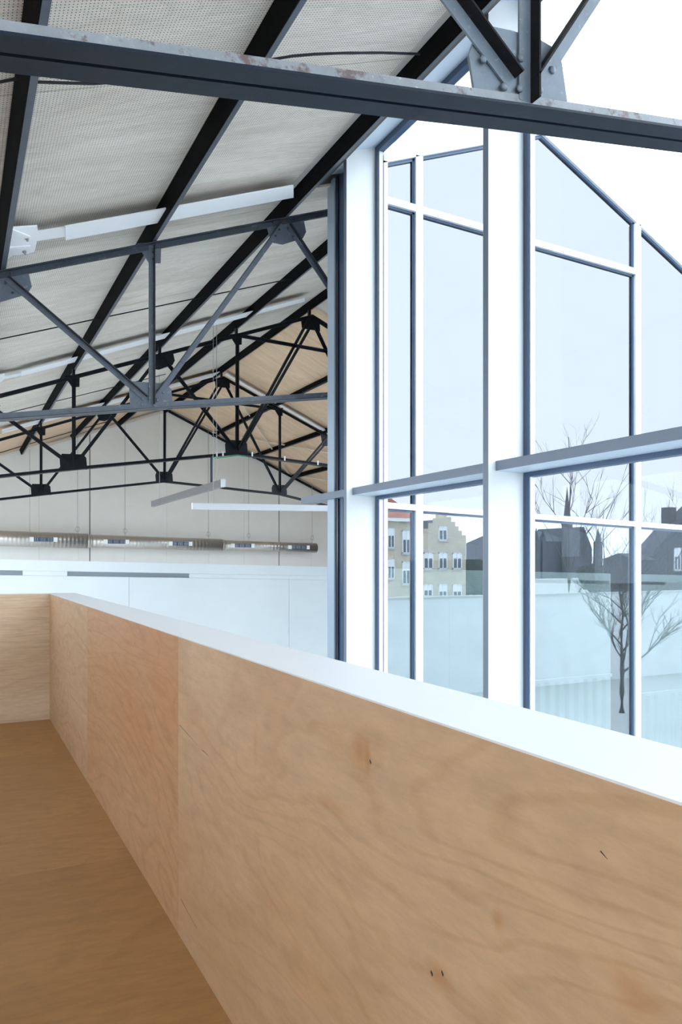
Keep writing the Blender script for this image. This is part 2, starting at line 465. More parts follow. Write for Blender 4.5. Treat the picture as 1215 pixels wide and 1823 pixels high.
# glazed end added behind the viewer, out of view, to let daylight in
w3 = struct('window_added', 'wide glazed end added behind the viewer to let daylight into the hall', 'window')
for x0, x1 in zip((XL, -1.0, 0.4, 1.8), (-1.0, 0.4, 1.8, 3.2)):
    MB().box((x0 - 0.03, YNEAR - 0.05, ZF), (x0 + 0.03, YNEAR, zc(x0))).build('mullion', M['alu'], w3)
    MB().prism([(x0 + 0.03, YNEAR - 0.03, ZF), (x1 - 0.03, YNEAR - 0.03, ZF), (x1 - 0.03, YNEAR - 0.03, zc(x1)), (x0 + 0.03, YNEAR - 0.03, zc(x0))], (0, 0.008, 0)).build('pane', M['pane'], w3)
# --- far gable wall of tall boards
wb = struct('wall_back', 'tall warm grey boarded gable wall at the far end of the hall', 'wall')
jx = [XL, 1.0, 2.05] + [ax(p, YFAR) for p in (140, 160, 222, 297, 372, 435, 497, 555)] + [11.9, XR + 0.2]
for i in range(len(jx) - 1):
    a, b = jx[i] + 0.002, jx[i+1] - 0.002
    pts = [(a, ZF), (b, ZF), (b, zc(b) + 0.02)]
    if a < RIDGE < b: pts.append((RIDGE, zc(RIDGE)))
    pts.append((a, zc(a) + 0.02))
    MB().prism([(x - a, 0, z) for x, z in pts], (0, 0.03, 0)).build('wall_board', M['beige'], wb, (a, YFAR, 0))
MB().prism([(XL, YFAR + 0.012, ZF), (XR + 0.2, YFAR + 0.012, ZF), (XR + 0.2, YFAR + 0.012, zc(XR)), (RIDGE, YFAR + 0.012, zc(RIDGE)), (XL, YFAR + 0.012, zc(XL))], (0, 0.2, 0)).build('wall_backing', M['joint'], wb)
for px in (160, 497):
    x = ax(px, YFAR)
    MB().box((x - 0.012, YFAR - 0.004, ZF), (x + 0.012, YFAR + 0.02, zc(x))).build('wall_joint', M['joint'], wb)

# --- roof: ceiling panels between purlins, left and right slopes
ce = struct('ceiling', 'whitewashed perforated plywood ceiling panels under the pitched roof', 'ceiling')
def ceil_panel(x0, x1, y0, y1, mat, right=False, gap=0.003):
    a = AR if right else AL
    L = (x1 - x0) / math.cos(a)
    me = MB().box((gap, gap, 0), (L - gap, y1 - y0 - gap, 0.018)).mesh('ceiling_panel', mat)
    o = link_mesh('ceiling_panel', me, ce, (x0, y0, zc(x0)), (0, a if right else -a, 0))
    return o
strips = [XL] + PX
ybr = [YNEAR, -3.2, -0.6, 1.95, 4.55, 7.07, 9.6, 12.2, 14.65, 17.15, 19.75, YFAR]
for j in range(len(ybr) - 1):
    for i in range(len(strips) - 1):
        x0, x1 = strips[i], strips[i+1]
        y0, y1 = ybr[j], ybr[j+1]
        raw = y0 > 17
        if x0 > 2.9:
            if y1 <= YCUT: continue
            y0 = max(y0, YCUT)
        ceil_panel(x0, x1, y0, y1, M['perf_raw' if raw else 'perf'])
rs = [RIDGE] + PXR + [XR]
for j in range(len(ybr) - 1):
    y0, y1 = ybr[j], ybr[j+1]
    if y1 <= YCUT: continue
    y0 = max(y0, YCUT)
    for i in range(len(rs) - 1):
        if (y1 < 17.2 and rs[i] > 8.0) or (y1 < 14.7 and rs[i] > 6.9): continue            # left open for the added rooflight that fills the hall with daylight
        ceil_panel(rs[i], rs[i+1], y0, y1, M['perf_raw' if y0 > 12 else 'perf'], True)
# weatherproof deck above the panels
MB().prism([(XL - 0.3, YNEAR, zc(XL - 0.3) + 0.02), (3.2, YNEAR, zc(3.2) + 0.02), (3.2, YNEAR, zc(3.2) + 0.25), (XL - 0.3, YNEAR, zc(XL - 0.3) + 0.25)], (0, YCUT - YNEAR, 0)).build('roof_deck', M['joint'], ce)
MB().prism([(XL - 0.3, YCUT, zc(XL - 0.3) + 0.02), (RIDGE, YCUT, zc(RIDGE) + 0.02), (7.0, YCUT, zc(7.0) + 0.02), (7.0, YCUT, zc(7.0) + 0.25), (RIDGE, YCUT, zc(RIDGE) + 0.25), (XL - 0.3, YCUT, zc(XL - 0.3) + 0.25)], (0, YFAR + 0.3 - YCUT, 0)).build('roof_deck', M['joint'], ce)
MB().prism([(7.0, 14.65, zc(7.0) + 0.02), (8.3, 14.65, zc(8.3) + 0.02), (8.3, 14.65, zc(8.3) + 0.25), (7.0, 14.65, zc(7.0) + 0.25)], (0, YFAR + 0.3 - 14.65, 0)).build('roof_deck', M['joint'], ce)
MB().prism([(8.3, 17.15, zc(8.3) + 0.02), (XR + 0.3, 17.15, zc(XR + 0.3) + 0.02), (XR + 0.3, 17.15, zc(XR + 0.3) + 0.25), (8.3, 17.15, zc(8.3) + 0.25)], (0, YFAR + 0.3 - 17.15, 0)).build('roof_deck', M['joint'], ce)
# panes of an added, hidden rooflight low on the far slope, for daylight
for x0, x1, y0, y1 in ((7.0, 8.3, YCUT, 14.65), (8.3, XR, YCUT, 17.15)):
    MB().prism([(x0, y0, zc(x0) + 0.1), (x1, y0, zc(x1) + 0.1), (x1, y0, zc(x1) + 0.11), (x0, y0, zc(x0) + 0.11)], (0, y1 - y0, 0)).build('added_rooflight_pane', M['pane'], ce)
# plain edge board beside the purlin above the glass front
for y0, y1 in ((YNEAR, 1.95), (1.95, 6.62)):
    xa, xb = 2.80, 2.90
    MB().box((0, 0.003, -0.012), ((xb - xa) / math.cos(AL), y1 - y0 - 0.003, 0)).build('edge_board', M['batten'], ce, (xa, y0, zc(xa)), (0, -AL, 0))

# ================================================================== PURLINS
def purlin(name, xr, y0, y1, label, right=False):
    a = -AR if right else AL
    z = (zc(xr) - PD / math.cos(AR)) if right else zb(xr)
    e1 = Vector((math.cos(a), 0, math.sin(a))); e2 = Vector((-math.sin(a), 0, math.cos(a)))
    w, t, h = 0.052, 0.009, PD
    sec = [(-w, 0), (-w + t, 0), (-w + t, h - t), (0, h - t), (0, h), (-w, h)]
    base = Vector((xr, y0, z))
    o = empty(name, base)
    MB().prism([e1 * p + e2 * q for p, q in sec], (0, y1 - y0, 0)).build('purlin_web', M['steel_black'], o)  # web blacker than the flange: its shaded side is put into the colour
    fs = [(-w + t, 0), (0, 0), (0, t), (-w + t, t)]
    MB().prism([e1 * p + e2 * q for p, q in fs], (0, y1 - y0, 0)).build('bottom_flange', M['steel_far'] if right else M['steel_flange'], o)  # lighter steel stands in for the light the flange catches
    tag(o, label, 'purlin', 'steel purlins under the ceiling')
    return o
plabels = ['black steel purlin at the far left edge rising almost vertically to the top',
           'black steel purlin crossing mid ceiling behind the nearest truss, second from the left edge',
           'black steel purlin along the edge of the bluish soffit beside the glass front',
           'black steel purlin behind the grey window post, fourth from the left edge',
           'black ridge purlin at the peak of the roof']
for i, x in enumerate(PX):
    purlin('roof_purlin', x, YNEAR if i < 3 else YCUT, YFAR - 0.02, plabels[i])
rl = ['dark purlin on the right roof slope nearest the ridge', 'dark purlin on the right roof slope, second below the ridge',
      'dark purlin on the right roof slope, third below the ridge', 'dark purlin lowest on the right roof slope']
for i, x in enumerate(PXR):
    purlin('roof_purlin', x, YCUT, YFAR - 0.02, rl[i], True)
# raking rafter against the far gable
for right in (False, True):
    mb = MB()
    if not right: p, q = (RIDGE, zc(RIDGE) - 0.06), (2.2, zc(2.2) - 0.06)
    else: p, q = (RIDGE, zc(RIDGE) - 0.06), (XR, zc(XR) - 0.06)
    mb.prism([(p[0], YFAR - 0.09, p[1]), (q[0], YFAR - 0.09, q[1]), (q[0], YFAR - 0.09, q[1] - 0.07), (p[0], YFAR - 0.09, p[1] - 0.07)], (0, 0.06, 0))
    o = mb.build('gable_rafter', M['steel_far'] if right else M['rod_pale'])
    tag(o, 'dark sloping rafter against the far gable wall right of the ridge' if right else 'pale sloping rafter against the far gable wall left of the ridge', 'rafter')

# ================================================================== TRUSSES
riv = MB()
rings = []
for k, (r, h) in enumerate(((1.0, 0.0), (0.82, 0.45), (0.35, 0.72))):
    rings.append([(r * math.cos(2*math.pi*i/8), -h, r * math.sin(2*math.pi*i/8)) for i in range(8)])
riv.loft(rings)
RIV_G = riv.mesh('rivet', M['steel_mid'], True)
RIV_L = riv.mesh('rivet', M['steel_grey'], True)
def rivet(parent, x, y, z, r, me):
    return link_mesh('rivet', me, parent, (x, y, z), (0, 0, 0), (r, r, r))

def ltee(p, q, y0, w, t, out, side, mb=None):
    """angle bar in the truss plane from p to q; flat leg w wide at y0, second leg of depth out
    toward the viewer on the +side edge"""
    mb = mb or MB()
    p, q = Vector((p[0], 0, p[1])), Vector((q[0], 0, q[1]))
    d = (q - p).normalized(); n = Vector((-d.z, 0, d.x)) * side
    sec = [(-w/2, 0), (-w/2, -t), (w/2 - t, -t), (w/2 - t, -out), (w/2, -out), (w/2, 0)]
    r0 = [p + n * a + Vector((0, y0 + b, 0)) for a, b in sec]
    r1 = [q + n * a + Vector((0, y0 + b, 0)) for a, b in sec]
    return mb.loft([r0, r1])

def upstand(pts, y0, v, t=0.008):
    rings = [[Vector((x, y0 + a, z + b)) for a, b in ((0, t), (-t, t), (-t, v), (0, v))] for x, z in pts]
    return MB().loft(rings)
def flat_leg(pts, y0, w, t=0.008):
    rings = [[Vector((x, y0 + a, z + b)) for a, b in ((0, 0), (-w, 0), (-w, t), (0, t))] for x, z in pts]
    return MB().loft(rings)
def chord(pts, y0, mirror, top, v=0.06, w=0.06, t=0.008):
    """one angle of a double-angle chord; vertical leg at y0, flat leg outward, at the bottom edge or the top edge"""
    s = 1 if mirror else -1
    if top: sec = [(0, 0), (0, v), (s*w, v), (s*w, v - t), (s*t, v - t), (s*t, 0)]
    else:   sec = [(0, 0), (s*w, 0), (s*w, t), (s*t, t), (s*t, v), (0, v)]
    rings = [[Vector((x, y0 + a, z + b)) for a, b in sec] for x, z in pts]
    return MB().loft(rings)

BA, BC, BD, BE = (1.60, 1.40), (4.20, 1.80), (7.0, 1.63), (9.6, 1.15)
def topz(X, drop):
    if X <= RIDGE: return zb(X) - EYE - 0.062 - drop
    return zb(RIDGE) - EYE - 0.062 - drop - 0.43 * (X - RIDGE)
# gusset outlines measured on the nearest truss
gA = [at(*p, YT[0]) for p in ((852,44),(910,56),(960,72),(984,86),(999,112),(1012,206),(846,180),(834,100))]
gA = [(p.x - BA[0], p.z - EYE - BA[1]) for p in gA]
gR = [at(*p, YT[0]) for p in ((855,111),(892,160),(921,109),(919.5,163),(977,130),(955,165),(890.6,191),(946,200),(1003,208))]
gR = [(p.x - BA[0], p.z - EYE - BA[1]) for p in gR]

def truss(Y, label, near, drop=0.0, full=True):
    t = empty('roof_truss', (0, Y, EYE))
    tag(t, label, 'truss', 'riveted steel roof trusses')
    ms = M['steel_mid'] if near < 2 else M['steel_far']
    mg = M['steel_grey'] if near < 1 else (M['steel_grey2'] if near < 2 else M['steel_far'])  # near plates paler: the light on their front is in the colour, with wear
    web = M['steel_grey'] if near < 1 else (M['steel_grey2'] if near < 2 else M['steel_far'])
    bot = [(XL, 0.74), BA, BC, BD, BE, (XR, 0.45)]
    tops = [(XL, topz(XL, drop)), (RIDGE, topz(RIDGE, drop)), (XR, topz(XR, drop))]
    if not full:
        bot = [(XL, 0.74), BA, (3.35, BA[1] + (3.35 - BA[0]) * 0.157)]
        tops = [(XL, topz(XL, drop)), (3.35, topz(3.35, drop))]
    for mirror in (False, True):
        y0 = 0.006 if mirror else -0.006
        if near < 2 and not mirror:
            bc = flat_leg(bot, y0, 0.066).build('bottom_chord', M['steel_dark'] if near == 0 else M['steel_mid'], t)  # darker flat leg: the shade on its underside is put into the colour
            upstand(bot, y0, 0.069 if near == 0 else 0.061).build('upstand_leg', M['steel_rust'] if near == 0 else M['steel_grey2'], bc)  # paler upstand: its lit face is painted in, along with real rust
        else:
            chord(bot, y0, mirror, False, 0.05, 0.066).build('bottom_chord', M['steel_dark'] if near == 0 else ms, t)
        chord(tops, y0, mirror, True, 0.055, 0.055).build('top_chord', ms, t)
    P = {i + 1: (PX[i] - 0.03, topz(PX[i], drop) + 0.02) for i in range(5)}
    P[2] = (1.60, P[2][1])
    P[6] = (PXR[0], topz(PXR[0], drop) + 0.02); P[7] = (PXR[1], topz(PXR[1], drop) + 0.02); P[8] = (PXR[2], topz(PXR[2], drop) + 0.02)
    def toward(a, b, k0, k1):
        a, b = Vector(a), Vector(b); d = (b - a).normalized()
        return tuple(a + d * k0), tuple(b - d * k1)
    WL = 0.052
    def bar(name, a, b, side, k0=0.05, k1=0.05, y0=-0.008):
        p, q = toward(a, b, k0, k1)
        if near < 2:
            pv, qv = Vector((p[0], 0, p[1])), Vector((q[0], 0, q[1]))
            d = (qv - pv).normalized(); n = Vector((-d.z, 0, d.x)) * side
            def run(sec):
                return MB().loft([[e + n * a + Vector((0, y0 + b, 0)) for a, b in sec] for e in (pv, qv)])
            o = run([(-WL/2, 0), (-WL/2, -0.007), (WL/2, -0.007), (WL/2, 0)]).build(name, web, t)  # flat leg in the lit, weathered tone
            run([(WL/2 - 0.007, -0.007), (WL/2 - 0.007, -0.048), (WL/2, -0.048), (WL/2, -0.007)]).build('outstanding_leg', M['steel_brown'] if near == 0 else M['steel'], o)  # darker leg: shade painted in by a second steel colour
            return o
        return ltee(p, q, y0, WL, 0.007, 0.045, side).build(name, web, t)
    up = lambda n: (n[0], n[1] + 0.05)
    # diagonals and posts
    bar('diagonal', P[1], up(BA), 1, 0.05, 0.07)
    bar('diagonal', up(BA), P[3], 1, 0.07, 0.05)
    bar('post', up(BA), P[2], -1, 0.0, 0.0)
    if full:
        bar('diagonal', P[3], up(BC), 1)
        bar('diagonal', up(BC), P[5], 1); bar('diagonal', (BC[0] + 0.05, BC[1] + 0.05), (P[5][0] + 0.11, P[5][1]), 1, y0=0.02)
        bar('post', up(BC), P[4], -1, 0.02, 0.0)
        bar('diagonal', P[5], up(BD), 1)
        bar('diagonal', up(BD), P[7], 1); bar('diagonal', (BD[0] + 0.06, BD[1] + 0.05), (P[7][0] + 0.11, P[7][1]), 1, y0=0.02)
        bar('post', up(BD), P[6], -1, 0.02, 0.0)
        bar('diagonal', P[7], up(BE), 1)
        bar('post', up(BE), P[8], -1, 0.02, 0.0)
        bar('collar_tie', P[4], P[6], 1)
    # plates at the bottom nodes
    nodes = [BA] + ([BC, BD, BE] if full else [])
    for k, nd in enumerate(nodes):
        if near == 0:
            poly = gA
        else:
            poly = [(-0.19, 0.02), (-0.20, 0.16), (-0.17, 0.24), (0.14, 0.25), (0.185, 0.20), (0.20, 0.02)]
        gp = MB().prism([(x, -0.005, z) for x, z in poly], (0, 0.010, 0)).build('gusset_plate', mg if near < 2 else M['steel_far'], t, (nd[0], 0, nd[1]))
        if near == 0:
            for x, z in gR: rivet(gp, x, -0.0155, z, 0.0135, RIV_L)
        elif near == 1 and k == 0:
            for x, z in ((-0.155, 0.155), (-0.08, 0.085), (-0.02, 0.20), (-0.02, 0.10), (0.105, 0.165), (0.05, 0.085), (-0.09, 0.035), (0.02, 0.035), (0.13, 0.035)):
                rivet(gp, x, -0.016, z, 0.0125, RIV_L)
    # plates at the top nodes
    for i in ((1, 3) if not full else (1, 3, 5, 7)):
        s = SL if i <= 5 else -0.43
        x0, z0 = P[i]
        poly = [(-0.20, -0.20*s + 0.02), (0.20, 0.20*s + 0.02), (0.235, -0.06), (0.20, -0.13), (-0.02, -0.235), (-0.14, -0.235)]
        if i == 5: poly = [(-0.17, -0.05), (0, 0.04), (0.19, -0.07), (0.20, -0.22), (-0.15, -0.22)]
        gp = MB().prism([(x, -0.005, z) for x, z in poly], (0, 0.010, 0)).build('gusset_plate', web, t, (x0, 0, z0))
        if near < 2:
            for x, z in ((-0.13, -0.04), (-0.05, -0.005), (0.07, 0.02), (-0.06, -0.10), (-0.10, -0.17), (0.03, -0.07), (0.085, -0.14)):
                rivet(gp, x, -0.02, z, 0.011, RIV_G)
    for i in ((2,) if not full else (2, 4, 6, 8)):
        x0, z0 = P[i]
        gp = MB().prism([(-0.13, -0.007, 0.0), (0.09, -0.007, 0.06), (0.085, -0.007, -0.14), (-0.02, -0.007, -0.16)], (0, 0.012, 0)).build('gusset_plate', web, t, (x0, 0, z0))
        if near < 2:
            for x, z in ((-0.085, 0.0), (0.04, 0.02), (0.015, -0.06), (0.015, -0.12)):
                rivet(gp, x, -0.02, z, 0.011, RIV_G)
    # cleats between top chord and purlins
    if drop > 0.02:
        for i in range(5):
            x = PX[i]
            MB().box((x - 0.06, -0.03, topz(x, drop) + 0.04), (x - 0.02, 0.03, topz(x, 0) + 0.06)).build('purlin_cleat', web, t)
    return t
truss(YT[0], 'nearest rusty steel truss whose bottom chord spans the top of the view', 0, 0.0, False)
truss(YT[1], 'second steel truss with a grey riveted gusset above the gallery end', 1)
truss(YT[2], 'third steel truss carrying a green cable along its bottom chord', 2, 0.08)
truss(YT[3], 'farthest black steel truss, in front of the far gable wall', 2, 0.08)
# ================================================================== CEILING BRACES, RODS
def slope_bar(name, e0, e1, off, mat, parent, thick=0.012):
    """flat bar on the ceiling plane; e0, e1 = ((px,py_top),(px,py_bottom)) at both ends"""
    P = [at_slope(*e0[0], off), at_slope(*e1[0], off), at_slope(*e1[1], off), at_slope(*e0[1], off)]
    c = P[0].copy()
    return MB().prism([p - c for p in P], Vector((SL, 0, -1)).normalized() * -thick).build(name, mat, parent, c)
def brace(label, wide, thin, bracket=None):
    e = empty('wind_brace', at_slope(*wide[0][1], 0.10)); tag(e, label, 'brace')
    inv = e.location.copy()
    objs = []
    for nm, seg in (('wide_bar', wide), ('thin_bar', thin)):
        if seg: objs.append(slope_bar(nm, seg[0], seg[1], 0.10 if nm == 'wide_bar' else 0.09, M['brace'], None))
    if bracket:
        poly, bolts, straps = bracket
        P = [at_slope(px, py, 0.10) for px, py in poly]
        c = P[0].copy()
        b = MB().prism([p - c for p in P], (0, 0, 0.012)).build('bracket', M['brace'], None, c); objs.append(b)
        for px, py in bolts:
            p = at_slope(px, py, 0.10)
            k = MB()
            k.loft([[(0.016*math.cos(a), 0.016*math.sin(a), h) for a in [i*math.pi/3 for i in range(6)]] for h in (0.0, -0.014)])
            k.loft([[(0.009*math.cos(a), 0.009*math.sin(a), h) for a in [i*math.pi/3 for i in range(6)]] for h in (-0.014, -0.03)])
            bo = k.build('bolt', M['wire'], None, p, (0, -AL, 0)); objs.append(bo)
        for s0, s1 in straps:
            objs.append(slope_bar('strap', s0, s1, 0.112, M['brace'], None, 0.01))
    for o in objs:
        o.location = o.location - inv; o.parent = e
    return e
brace('white flat brace with bolted bracket on the ceiling above the second truss',
      (((117, 404), (117, 428)), ((523, 331), (523, 352))), (((62, 414), (62, 430)), ((119, 405), (119, 421))),
      ([(8, 407), (66, 403), (68, 418), (62, 448), (50, 452), (22, 455), (6, 468)], [(47, 423), (43, 447)],
       [(((20, 408), (18, 413)), ((55, 422), (52, 428))), (((17, 441), (17, 447)), ((55, 438), (55, 443)))]))
brace('white flat brace crossing the ceiling just above the third truss',
      (((38, 662), (38, 670)), ((543, 530), (543, 537))), (((4, 671), (4, 676)), ((38, 664), (38, 669))),
      ([(-14, 670), (8, 666), (9, 674), (-2, 683), (-14, 684)], [], []))
brace('thin white brace on the ceiling above the farthest truss',
      (((4, 766), (4, 772)), ((392, 662), (392, 668))), None)
def rod(label, pts, off, r=0.009, mat='steel_far'):
    P = [at_slope(px, py, off) for px, py in pts]
    c = P[0].copy()
    # denser line for a smooth curve
    o = MB().tube([p - c for p in P], r, 6).build('sag_rod', M[mat], None, c)
    tag(o, label, 'rod', 'thin sag rods between purlins')
rod('thin curved dark rod near the top beside the glass front purlin', [(484, 106), (520, 100), (560, 96.5), (610, 94.5), (680, 94), (748, 96)], 0.07, 0.008)
rod('thin dark rod just below the nearest truss at upper left', [(63, 146), (110, 147.5), (165, 149), (300, 140), (455, 114)], 0.07, 0.008)
rod('thin dark rod stub at the left edge below the nearest truss', [(-30, 149), (0, 146), (30, 140)], 0.07, 0.008)
rod('thin dark rod crossing the ceiling between the second and third trusses', [(-20, 608), (200, 562), (500, 500), (525, 494)], 0.09, 0.008)
rod('thin dark rod crossing the ceiling between the third and farthest trusses', [(-20, 750), (15, 735), (220, 685), (295, 666)], 0.09, 0.008)
rod('thin dark rod on the bare plywood next to the far gable wall', [(-20, 812), (60, 788), (130, 768), (200, 748)], 0.03, 0.012)
# pale wind-bracing on the right slope
def right_pt(x, y, off=0.08): return Vector((x, y, zc(x) - off))
def rbar(label, a, b, r=0.02, mat='rod_pale', w=None):
    p, q = right_pt(*a), right_pt(*b)
    o = MB().tube([(0, 0, 0), q - p], r, 6).build('bracing_rod', M[mat], None, p)
    tag(o, label, 'rod')
def rflat(label, a, b, w):
    p, q = right_pt(*a), right_pt(*b)
    d = (q - p)
    o = MB().prism([(0, -w/2, 0), (d.x, d.y - w/2, d.z), (d.x, d.y + w/2, d.z), (0, w/2, 0)], (0, 0, 0.02)).build('wind_brace', M['brace'], None, p)
    tag(o, label, 'brace')
rflat('white brace falling to the right from the ridge above the farthest truss', (5.7, 17.25), (XR, 17.25), 0.14)
rbar('pale diagonal tie rod on the right roof slope near the far wall', (5.8, 17.6), (9.4, 22.2))
rbar('pale tie rod crossing low on the right roof slope near the far wall', (6.9, 22.2), (9.6, 17.6))
rbar('pale tie rod rising to the lowest right purlin near the far wall', (9.6, 22.0), (11.6, 17.6))

# ================================================================== GLASS FRONT (parallel to the purlins)
XF, XG = 3.20, 3.50
win = struct('window_1', 'tall glass front with deep white fins beyond the parapet', 'window')
def soff(X): return EYE + 3.775 + SL * 0.9 * (X - XF)
ZT0, ZT1 = EYE + 0.6195, EYE + 0.685        # transom
FT = 0.06
fins = [6.195, 4.113, 2.03, -0.05, -2.13, -4.2]
for k, y in enumerate(fins):
    pts = [(XF, ZF), (XG + 0.02, ZF), (XG + 0.02, soff(XG + 0.02)), (XF, soff(XF))]
    MB().prism([(x, y + 0.002, z) for x, z in pts], (0, FT - 0.004, 0)).build('fin_core', M['alu_grey'], win)  # grey core shows as the front edge: shade on a white fin, painted in
    # white face panels on both sides, split above the transom
    for ya in (y, y + FT - 0.002):
        MB().prism([(x, ya, z) for x, z in [(XF + 0.001, ZF), (XG + 0.02, ZF), (XG + 0.02, soff(XG + 0.02)), (XF + 0.001, soff(XF + 0.001))]], (0, 0.002, 0)).build('fin_face', M['alu'], win)
    y1 = y; y0 = (fins[k+1] + FT) if k + 1 < len(fins) else YNEAR
    # glazing bay on the near side of this fin
    zt = soff(XG)
    MB().box((XG + 0.025, y0 + 0.01, ZF), (XG + 0.033, y1 - 0.01, ZT0 - 0.03)).build('pane', M['pane'], win)
    MB().box((XG + 0.025, y0 + 0.01, ZT1), (XG + 0.033, y1 - 0.01, zt)).build('pane', M['pane'], win)
    for (a, b) in (((XG, y1 - 0.05, ZF), (XG + 0.06, y1, zt)), ((XG, y0, ZF), (XG + 0.06, y0 + 0.05, zt)),
                   ((XG, y0 + 0.05, zt - 0.055), (XG + 0.06, y1 - 0.05, zt)), ((XG, y0 + 0.05, ZT0 - 0.035), (XG + 0.06, y1 - 0.05, ZT1))):
        MB().box(a, b).build('glazing_gasket', M['gasket'], win)
    MB().box((XG + 0.012, y1 - 0.062, ZF), (XG + 0.05, y1 - 0.0505, zt - 0.056)).build('glazing_bead', M['alu'], win)
    # deep transom shelf
    MB().box((3.26, y0, ZT0), (XG, y1 - 0.001, ZT1)).build('transom', M['alu_grey'], win, bevel=0.001)
    MB().box((3.262, y0 + 0.001, ZT0 - 0.002), (XG, y1 - 0.002, ZT0)).build('transom_underside', M['soffit'], win)
# stub of transom running on past the last fin
MB().box((3.26, 6.256, ZT0), (3.42, 7.36, ZT1)).build('transom', M['alu_grey'], win)
# jamb post beside the hall
MB().box((3.30, 6.655, ZF), (3.48, 6.80, soff(3.3) - 0.05)).build('jamb_post', M['jamb'], win)
MB().box((3.315, 6.60, ZF), (3.48, 6.655, soff(3.3) - 0.05)).build('jamb_gasket', M['navy'], win)
MB().box((3.33, 6.52, ZF), (3.48, 6.60, soff(3.3) - 0.05)).build('jamb_gasket', M['gasket'], win)
# sloping soffit between purlin and glass, in sheets
yb = [YNEAR, -3.0, -0.1, 2.06, 4.14, 6.22, 6.70]
for j in range(len(yb) - 1):
    pts = [(2.90, soff(2.90)), (XG + 0.06, soff(XG + 0.06)), (XG + 0.06, soff(XG + 0.06) + 0.02), (2.90, soff(2.90) + 0.02)]
    MB().prism([(x, yb[j] + 0.0015, z) for x, z in pts], (0, yb[j+1] - yb[j] - 0.003, 0)).build('soffit_panel', M['soffit'], win)
MB().prism([(2.9, YNEAR, soff(2.9) + 0.021), (3.7, YNEAR, soff(3.7) + 0.021), (3.7, YNEAR, soff(3.7) + 0.4), (2.9, YNEAR, soff(2.9) + 0.4)], (0, 6.7 - YNEAR, 0)).build('roof_edge', M['alu_grey'], win)

# ================================================================== GLAZED GABLE ACROSS THE COURTYARD
YW = 6.20
gw = struct('window_2', 'white framed glazed gable across the courtyard reflecting the sky', 'window')
def gl(X):  # lower edge of the raking top frame
    if X <= 5.5: return EYE + 3.75 + 0.395 * (X - 3.61)
    return EYE + 3.75 + 0.395 * (5.5 - 3.61) - 0.475 * (X - 5.5)
def zU(X): return EYE + 3.363 - 0.033 * (X - 3.61)
def zL(X): return EYE + 0.505 - 0.031 * (X - 3.61)
GX0, GX1 = 3.57, 12.5
# white raking top frame and cladding
def band(name, d0, d1, y0, y1, mat):
    pts = [(GX0, gl(GX0) + d0), (5.5, gl(5.5) + d0), (GX1, gl(GX1) + d0), (GX1, gl(GX1) + d1), (5.5, gl(5.5) + d1), (GX0, gl(GX0) + d1)]
    MB().prism([(x, y0, z) for x, z in pts], (0, y1 - y0, 0)).build(name, mat, gw)
band('raking_frame', 0.0, 0.075, YW - 0.05, YW + 0.06, M['alu'])
band('raking_gasket', -0.028, 0.0, YW - 0.02, YW + 0.03, M['gasket'])
band('gable_cladding', 0.08, 0.85, YW - 0.02, YW + 0.45, M['white'])
cols = [(GX0, 3.612), (3.925, 4.005), (4.97, 5.05), (ax(1126.5, YW), ax(1135.8, YW)), (8.5, 8.58), (10.4, 10.48), (GX1 - 0.08, GX1)]
for i, (a, b) in enumerate(cols):
    top = min(gl(a), gl(b)) + 0.02
    MB().box((a, YW - 0.05, ZF), (b, YW + 0.06, top)).build('mullion', M['alu'], gw)
for i in range(len(cols) - 1):
    a, b = cols[i][1], cols[i+1][0]
    # rails
    for zf, hh in ((zU, 0.066), (zL, 0.056)):
        if zf is zU and zf(b) > gl(b): continue
        MB().prism([(a, YW - 0.05, zf(a)), (b, YW - 0.05, zf(b)), (b, YW - 0.05, zf(b) + hh), (a, YW - 0.05, zf(a) + hh)], (0, 0.11, 0)).build('rail', M['alu'], gw)
        MB().prism([(a, YW - 0.02, zf(a) - 0.02), (b, YW - 0.02, zf(b) - 0.02), (b, YW - 0.02, zf(b)), (a, YW - 0.02, zf(a))], (0, 0.05, 0)).build('rail_gasket', M['gasket'], gw)
    top = min(gl(a), gl(b))
    MB().box((b - 0.022, YW - 0.02, ZF), (b, YW + 0.03, gl(b) - 0.005)).build('pane_gasket', M['gasket'], gw)
    pt = [(a, gl(a)), (b, gl(b))]
    if a < 5.5 < b: pt = [(a, gl(a)), (5.5, gl(5.5)), (b, gl(b))]
    hi = zU(b) < gl(b) and zU(a) < gl(a)
    if hi:
        MB().prism([(a, YW, zU(a) + 0.06), (b, YW, zU(b) + 0.06)] + [(x, YW, z) for x, z in pt[::-1]], (0, 0.01, 0)).build('pane', M['pane_sky'], gw)
    mt = [(x, min(z, zU(x))) for x, z in pt] if hi else pt
    if hi: mt = [(a, zU(a)), (b, zU(b))]
    MB().prism([(a, YW, zL(a) + 0.05), (b, YW, zL(b) + 0.05)] + [(x, YW, z) for x, z in mt[::-1]], (0, 0.01, 0)).build('pane', M['pane_sky'], gw)
    MB().prism([(a, YW, ZF), (b, YW, ZF), (b, YW, zL(b)), (a, YW, zL(a))], (0, 0.01, 0)).build('pane', M['pane_low'], gw)

